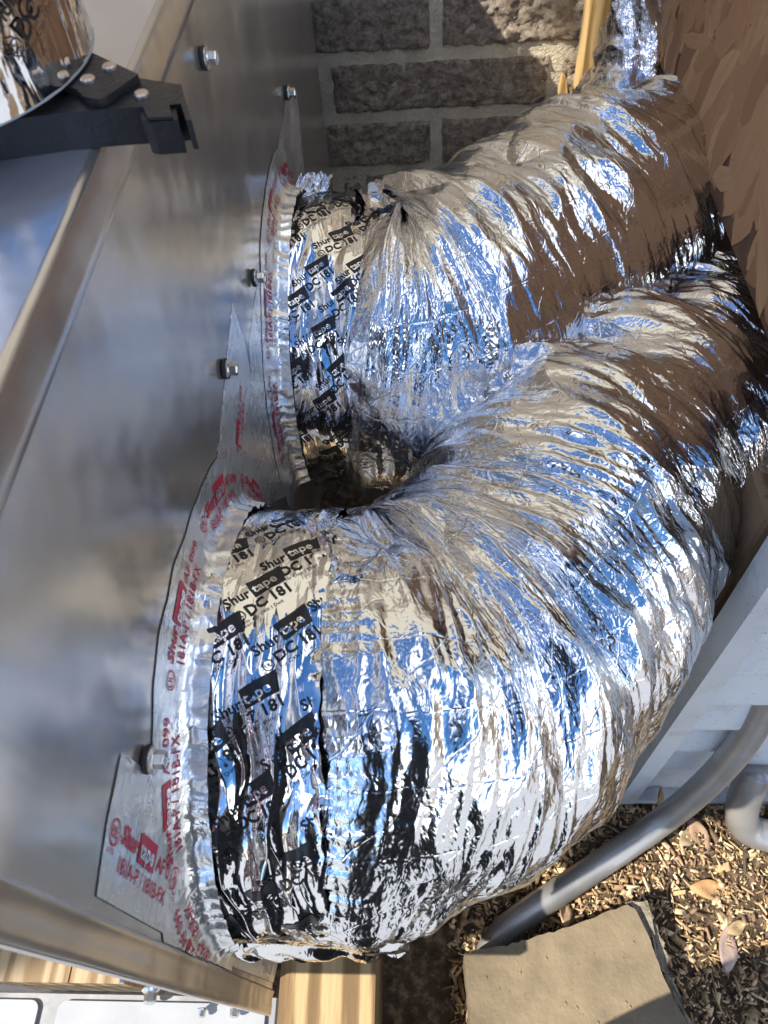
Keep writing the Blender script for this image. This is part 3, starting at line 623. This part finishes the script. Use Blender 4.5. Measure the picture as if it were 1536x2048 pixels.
# ---------------------------------------------------------------- red printed tape laid flat on the panel
def tape_strip(name, px, lift, marks, k=1., label=None):
    P = [at(u, v, x=PX) for u, v in px]; bm = bmesh.new(); vs = [bm.verts.new((0, p[1], p[2])) for p in P]; f = bm.faces.new(vs); bmesh.ops.triangulate(bm, faces=[f])
    for _ in range(6):
        e = [q for q in bm.edges if q.calc_length() > .006]
        if not e: break
        bmesh.ops.subdivide_edges(bm, edges=e, cuts=1); bmesh.ops.triangulate(bm, faces=bm.faces)
    sd = len(bpy.data.meshes)
    def h(y, z):
        d = np.minimum(np.hypot(y-CY1, z-CZ1)-R0, np.hypot(y-CY2, z-CZ2)-R0); near = np.clip(1-d/.03, 0, 1.4)
        return PX+pwarp(y, z)+.0004-.0003*(lift < .003)+lift*.06+.0003*np.abs(pn(y*45, z*45, sd))+near**2*.012*(.6+.8*pn(y*60, z*60, 5))
    for v in bm.verts: v.co.x = float(h(v.co.y, v.co.z))
    bm.normal_update()
    if sum(q.normal.x for q in bm.faces) < 0: bmesh.ops.reverse_faces(bm, faces=bm.faces)
    me = bpy.data.meshes.new(name); bm.to_mesh(me); bm.free()
    for p in me.polygons: p.use_smooth = True
    o = link(name, me, M['flat']); adopt(plen, o)
    if label: o['label'] = label
    pol = np.array([(p[1], p[2]) for p in P])
    def inside(y, z):
        c = np.zeros(y.shape, bool); j = len(pol)-1
        for i in range(len(pol)):
            (y1, z1), (y2, z2) = pol[i], pol[j]; c ^= ((z1 > z) != (z2 > z)) & (y < (y2-y1)*(z-z1)/(z2-z1+1e-12)+y1); j = i
        return c
    ms = []
    for (u, v), (u2, v2), sc in marks:       # baseline from one photo point towards another
        a, b = at(u, v, x=PX), at(u2, v2, x=PX); ms.append((mark_red(sc), a[1], a[2], math.atan2(b[2]-a[2], b[1]-a[1])))
    lay('red_lettering', ms, lambda y, z, l: np.stack([h(y, z)+l, y, z], -1), M['red'], M['flat'], o, inside)
tape_strip('sealing_tape', [(573, 188), (594, 188), (612, 372), (585, 372), (570, 560), (566, 760), (590, 985), (520, 990), (497, 690), (510, 590), (535, 480), (555, 300)], 0, [((553, 905), (556, 640), 1.), ((571, 520), (578, 330), 1.)])
tape_strip('sealing_tape', [(463, 603), (490, 690), (512, 800), (545, 900), (565, 985), (428, 960), (437, 905), (455, 800), (456, 720)], .0012, [((470, 975), (490, 640), .8)])
tape_strip('sealing_tape', [(428, 955), (505, 885), (575, 990), (520, 1015), (470, 1060), (445, 1200), (435, 1420), (445, 1600), (440, 1640), (312, 1565), (350, 1400), (395, 1190), (418, 1010)], .0024, [((362, 1640), (417, 1292), 1.), ((417, 1275), (447, 985), 1.)])
tape_strip('sealing_tape', [(240, 1505), (310, 1570), (440, 1640), (460, 1780), (500, 1860), (560, 1900), (545, 1965), (470, 1935), (330, 1870), (190, 1792), (210, 1650)], .0036, [((215, 1660), (335, 1760), 1.), ((338, 1768), (445, 1850), .9)])
#@@LAST
# ---------------------------------------------------------------- loose foil: ruffle under the front band, flaps, nylon tie
def ruffle(name, root, base, outd, n=90, mm=26, seed=1, width=.035, amp=.007, mat='tape'):
    """a crumpled strip of tape hanging from a base polyline"""
    b = catmull(base, n); T = np.gradient(b, axis=0); T /= np.linalg.norm(T, axis=1)[:, None]; o = np.array(outd, float); o /= np.linalg.norm(o); q = np.cross(T, o)
    q /= np.linalg.norm(q, axis=1)[:, None]; a = np.linspace(0, 1, n)[:, None]; t = np.linspace(0, 1, mm)[None]; wv = width*(1+.35*pn(a*9, a*0, seed)+.08*pn(a*14, a*0, seed+1))
    h = amp*(t**.7)*(1.1*(ridge(a*4+pn(a*3, t*1.5, seed)*.5, t*.8, seed+2)-.5)+1.0*(fac(a*6, t*1.2+a*2, seed+3)-.5)); G = b[:, None]+(wv*t)[..., None]*o+h[..., None]*q[:, None]
    uv = np.stack(np.broadcast_arrays(a*.15, t*width), -1).reshape(-1, 2)
    ob = mesh(name, G.reshape(-1, 3), gridf(n, mm), M[mat], smooth=True, uv=uv); adopt(root, ob); return ob
def onduct(cy, cz, r, x, deg): t = math.radians(deg); return (x, cy-r*math.sin(t), cz+r*math.cos(t))
ruffle('loose_tape_edge', d2, [onduct(CY2, CZ2, R0+.007, x, dg) for x, dg in ((-.147, 94), (-.125, 97), (-.10, 95), (-.075, 97), (-.05, 100), (-.02, 108))], (-.02, -.12, -.95), seed=4, width=.05, amp=.005)
ruffle('tape_flap', d1, [onduct(CY1, CZ1, R0+.008, x, dg) for x, dg in ((-.148, -46), (-.13, -44), (-.112, -47))], (.3, .3, .5), seed=14, width=.024, n=50, amp=.006)
ruffle('bunched_tape', d1, [onduct(CY1, CZ1, R0+.008, x, dg) for x, dg in ((-.088, -60), (-.078, -40), (-.066, -18), (-.055, -2))], (.85, .15, .35), seed=17, width=.024, n=80, amp=.010)
ruffle('bunched_tape', d2, [onduct(CY2, CZ2, R0+.006, x, dg) for x, dg in ((-.10, -34), (-.085, -20), (-.07, -10), (-.045, -20))], (.8, .3, .3), seed=19, width=.02, n=80, amp=.007)
th = np.radians(np.linspace(-50, -16, 24)); V = []
for t in th:
    for x in (-.057, -.047):
        for rr in (.160, .1625): V.append((x, CY1-rr*math.sin(t), CZ1+rr*math.cos(t)))
F = []
for i in range(23):
    a, b = 4*i, 4*i+4; F += [(a, a+2, b+2, b), (a+1, b+1, b+3, a+3), (a, b, b+1, a+1), (a+2, a+3, b+3, b+2)]
F += [(0, 1, 3, 2), (92, 94, 95, 93)]
o = mesh('cable_tie', V, F, M['plastic']); o['label'] = 'white nylon cable tie'; adopt(d1, o); tie = o
bm = bmesh.new(); p = onduct(CY1, CZ1, .166, -.052, -24); box(bm, (p[0]-.006, p[1]-.008, p[2]-.008), (p[0]+.006, p[1]+.004, p[2]-.001), Matrix.Rotation(-.4, 3, 'X')); adopt(tie, bmobj('tie_head', bm, M['plastic'], bevel=.0015))

# ---------------------------------------------------------------- crimping tool on the lid, roll of tape on the tool
tool = thing('crimping_tool', 'black metal crimping tool with three rivets overhanging the plenum edge', 'hand tool', (-.15, .29, -.1852))
def px_poly(pts, z): return [tuple(at(u, v, z=z)) for u, v in pts]
bm = bmesh.new(); prism(bm, px_poly([(-140, 262), (-140, 195), (110, 172), (255, 152), (352, 168), (364, 182), (366, 207), (276, 214), (120, 226)], -.168), (0, 0, -.0168)); adopt(tool, bmobj('body', bm, M['black'], bevel=.0015))
bm = bmesh.new(); prism(bm, px_poly([(100, 70), (165, 96), (276, 148), (214, 192), (196, 199), (168, 193), (152, 178), (100, 160)], -.1642), (0, 0, -.0036)); adopt(tool, bmobj('lever_plate', bm, M['black'], bevel=.0008))
bm = bmesh.new(); prism(bm, px_poly([(277, 214), (345, 208), (352, 216), (356, 240), (300, 244), (284, 240)], -.1695), (0, 0, -.015)); 
adopt(tool, bmobj('nose', bm, M['black'], bevel=.0012))
bm = bmesh.new(); prism(bm, px_poly([(352, 168), (362, 168), (383, 240), (372, 240), (362, 207)], -.167), (0, 0, -.013)); adopt(tool, bmobj('jaw', bm, M['black'], bevel=.0008))
bm = bmesh.new(); prism(bm, px_poly([(288, 219), (340, 214), (346, 238), (297, 241)], -.1688), (0, 0, .0012)); adopt(tool, bmobj('jaw_plate', bm, M['rivet'] and M['black'], bevel=.0004))
for (u, v, z) in ((220, 137, -.1642), (177, 162, -.1642), (284, 192, -.168)):
    bm = bmesh.new(); lathe(bm, [(.0, 0), (.0034, 0), (.0034, .0012), (.0028, .0019), (0, .0021)], (0, 0, 1), at(u, v, z=z), 20); adopt(tool, bmobj('rivet', bm, M['rivet'], smooth=False))
roll = thing('tape_roll', 'roll of shiny foil tape with black print lying on the tool', 'tape roll', (-.241, .382, -.1635))
def roll_wall(R, z0, z1, a0, a1, seed, n=140, mm=40):
    a = np.linspace(a0, a1, n)[:, None]; z = np.linspace(z0, z1, mm)[None]; dr = .0006*pn(a*10, z*60, seed); rr = R+dr
    return np.stack(np.broadcast_arrays(-.241+rr*np.cos(a), .382+rr*np.sin(a), z), -1), a[:, 0]
G, aa = roll_wall(.0845, -.1630, -.0925, 0, TAU, 1); uv = np.stack(np.broadcast_arrays(aa[:, None]*.0845, np.linspace(0, .07, 40)[None]), -1).reshape(-1, 2)
wt = mesh('wound_tape', G.reshape(-1, 3), gridf(140, 40), M['tape'], smooth=True, uv=uv); adopt(roll, wt)
bm = bmesh.new(); lathe(bm, [(.040, -.1632), (.0850, -.1632), (.0850, -.1626), (.040, -.1626), (.040, -.0924), (.0847, -.0924), (.0847, -.0930), (.040, -.0930)], (0, 0, 1), (-.241, .382, 0), 60); adopt(roll, bmobj('wound_edge', bm, M['pine'] and M['rail']))
G, aa = roll_wall(.0857, -.1620, -.0935, -1.75, -.86, 5, 70); zz = np.linspace(0, 1, 40)
G[-6:] += (np.stack([.0012*np.sin(zz*60), .0012*np.cos(zz*47), 0*zz], -1))[None]
uv = np.stack(np.broadcast_arrays(aa[:, None]*.0857, zz[None]*.07), -1).reshape(-1, 2); adopt(roll, mesh('torn_tape_end', G.reshape(-1, 3), gridf(70, 40), M['tape'], smooth=True, uv=uv))
mk = mark_black(); ms = [(mk, a*.0853, z, math.radians(28)) for a, z in ((-.62, .030), (-1.6, .028), (.2, .03), (-.25, .062), (-1.15, .062))]
lay('printed_lettering', ms, lambda a, b, l: np.stack([-.241+(.0860+l)*np.cos(a/.0853), .382+(.0860+l)*np.sin(a/.0853), -.1630+b], -1), M['ink'], M['tape'], wt, lambda a, b: (b > .001) & (b < .069))

# ---------------------------------------------------------------- out of frame: the photographer (reflections, shadow) and a tree placed for shade
def person():
    J = [((.02, -.40, -.36), .155), ((.02, -.405, -.18), .15), ((.02, -.40, .02), .17), ((.02, -.39, .14), .10), ((.02, -.37, .22), .058), ((.02, -.34, .33), .095), ((.02, -.34, .42), .085),
        ((-.19, -.39, .10), .07), ((-.26, -.30, -.10), .055), ((-.07, -.12, .0), .038), ((.23, -.39, .10), .07), ((.30, -.30, -.10), .055), ((.09, -.12, .0), .038),
        ((-.10, -.33, -.45), .105), ((-.12, -.25, -.80), .075), ((-.13, -.25, -1.17), .055), ((-.13, -.14, -1.21), .04), ((.13, -.36, -.45), .10), ((.15, -.30, -.80), .07), ((.16, -.31, -1.17), .05), ((.16, -.19, -1.21), .04)]
    E_ = [(0, 1), (1, 2), (2, 3), (3, 4), (4, 5), (5, 6), (2, 7), (7, 8), (8, 9), (2, 10), (10, 11), (11, 12), (0, 13), (13, 14), (14, 15), (15, 16), (0, 17), (17, 18), (18, 19), (19, 20)]
    J = [((p[0]+.06, p[1]+.08 if abs(p[1]+.12) > .05 else p[1]-.02, p[2]), r) for p, r in J]; me = bpy.data.meshes.new('person'); me.from_pydata([j[0] for j in J], E_, []); o = link('person', me, M['cloth'])
    sk = o.modifiers.new('skin', 'SKIN')
    for v, j in zip(me.skin_vertices[0].data, J): v.radius = (j[1], j[1]); v.use_root = False
    me.skin_vertices[0].data[0].use_root = True; o.modifiers.new('sub', 'SUBSURF').levels = 2; o.modifiers['sub'].render_levels = 2
    tag(o, 'person in dark clothes holding the camera, outside the picture', 'person')
person()
tree = thing('shade_tree', 'leafy tree placed to shade the strand board, outside the picture', 'tree', (-2.5, -.9, GZ))
bm = bmesh.new(); lathe(bm, [(.16, 0), (.12, .5), (.10, 1.6), (.07, 3.6), (.03, 5.4)], (.03, 0, 1), (-2.5, -.9, GZ), 14)
for k in range(9):
    a = k*2.4; z = 3.2+.28*k; lathe(bm, [(.05, 0), (.03, .5), (.008, 1.0)], (math.cos(a), math.sin(a), .6), (-2.5+.03*z, -.9, GZ+z), 7)
adopt(tree, bmobj('trunk', bm, M['bark'], smooth=True))
n = 15000; c = rng.normal(0, 1, (n, 3)); c /= np.linalg.norm(c, axis=1)[:, None]; c *= rng.random((n, 1))**.4; cl = rng.normal(0, .5, (60, 3)); c = c*np.array([.8, .8, .8])+cl[rng.integers(0, 60, n)]*.06
c += np.array([-2.4, -1.0, 3.6]); a = rng.normal(0, 1, (n, 3)); a /= np.linalg.norm(a, axis=1)[:, None]; b = np.cross(a, rng.normal(0, 1, (n, 3))); b /= np.linalg.norm(b, axis=1)[:, None]
V = np.stack([c-a*.05, c+b*.028, c+a*.05, c-b*.028], 1).reshape(-1, 3); adopt(tree, mesh('crown', V, np.arange(4*n).reshape(-1, 4), M['green']))
for o in C.objects:                                                  # no zero-area normals left unset
    if o.type == 'MESH': o.data.update()
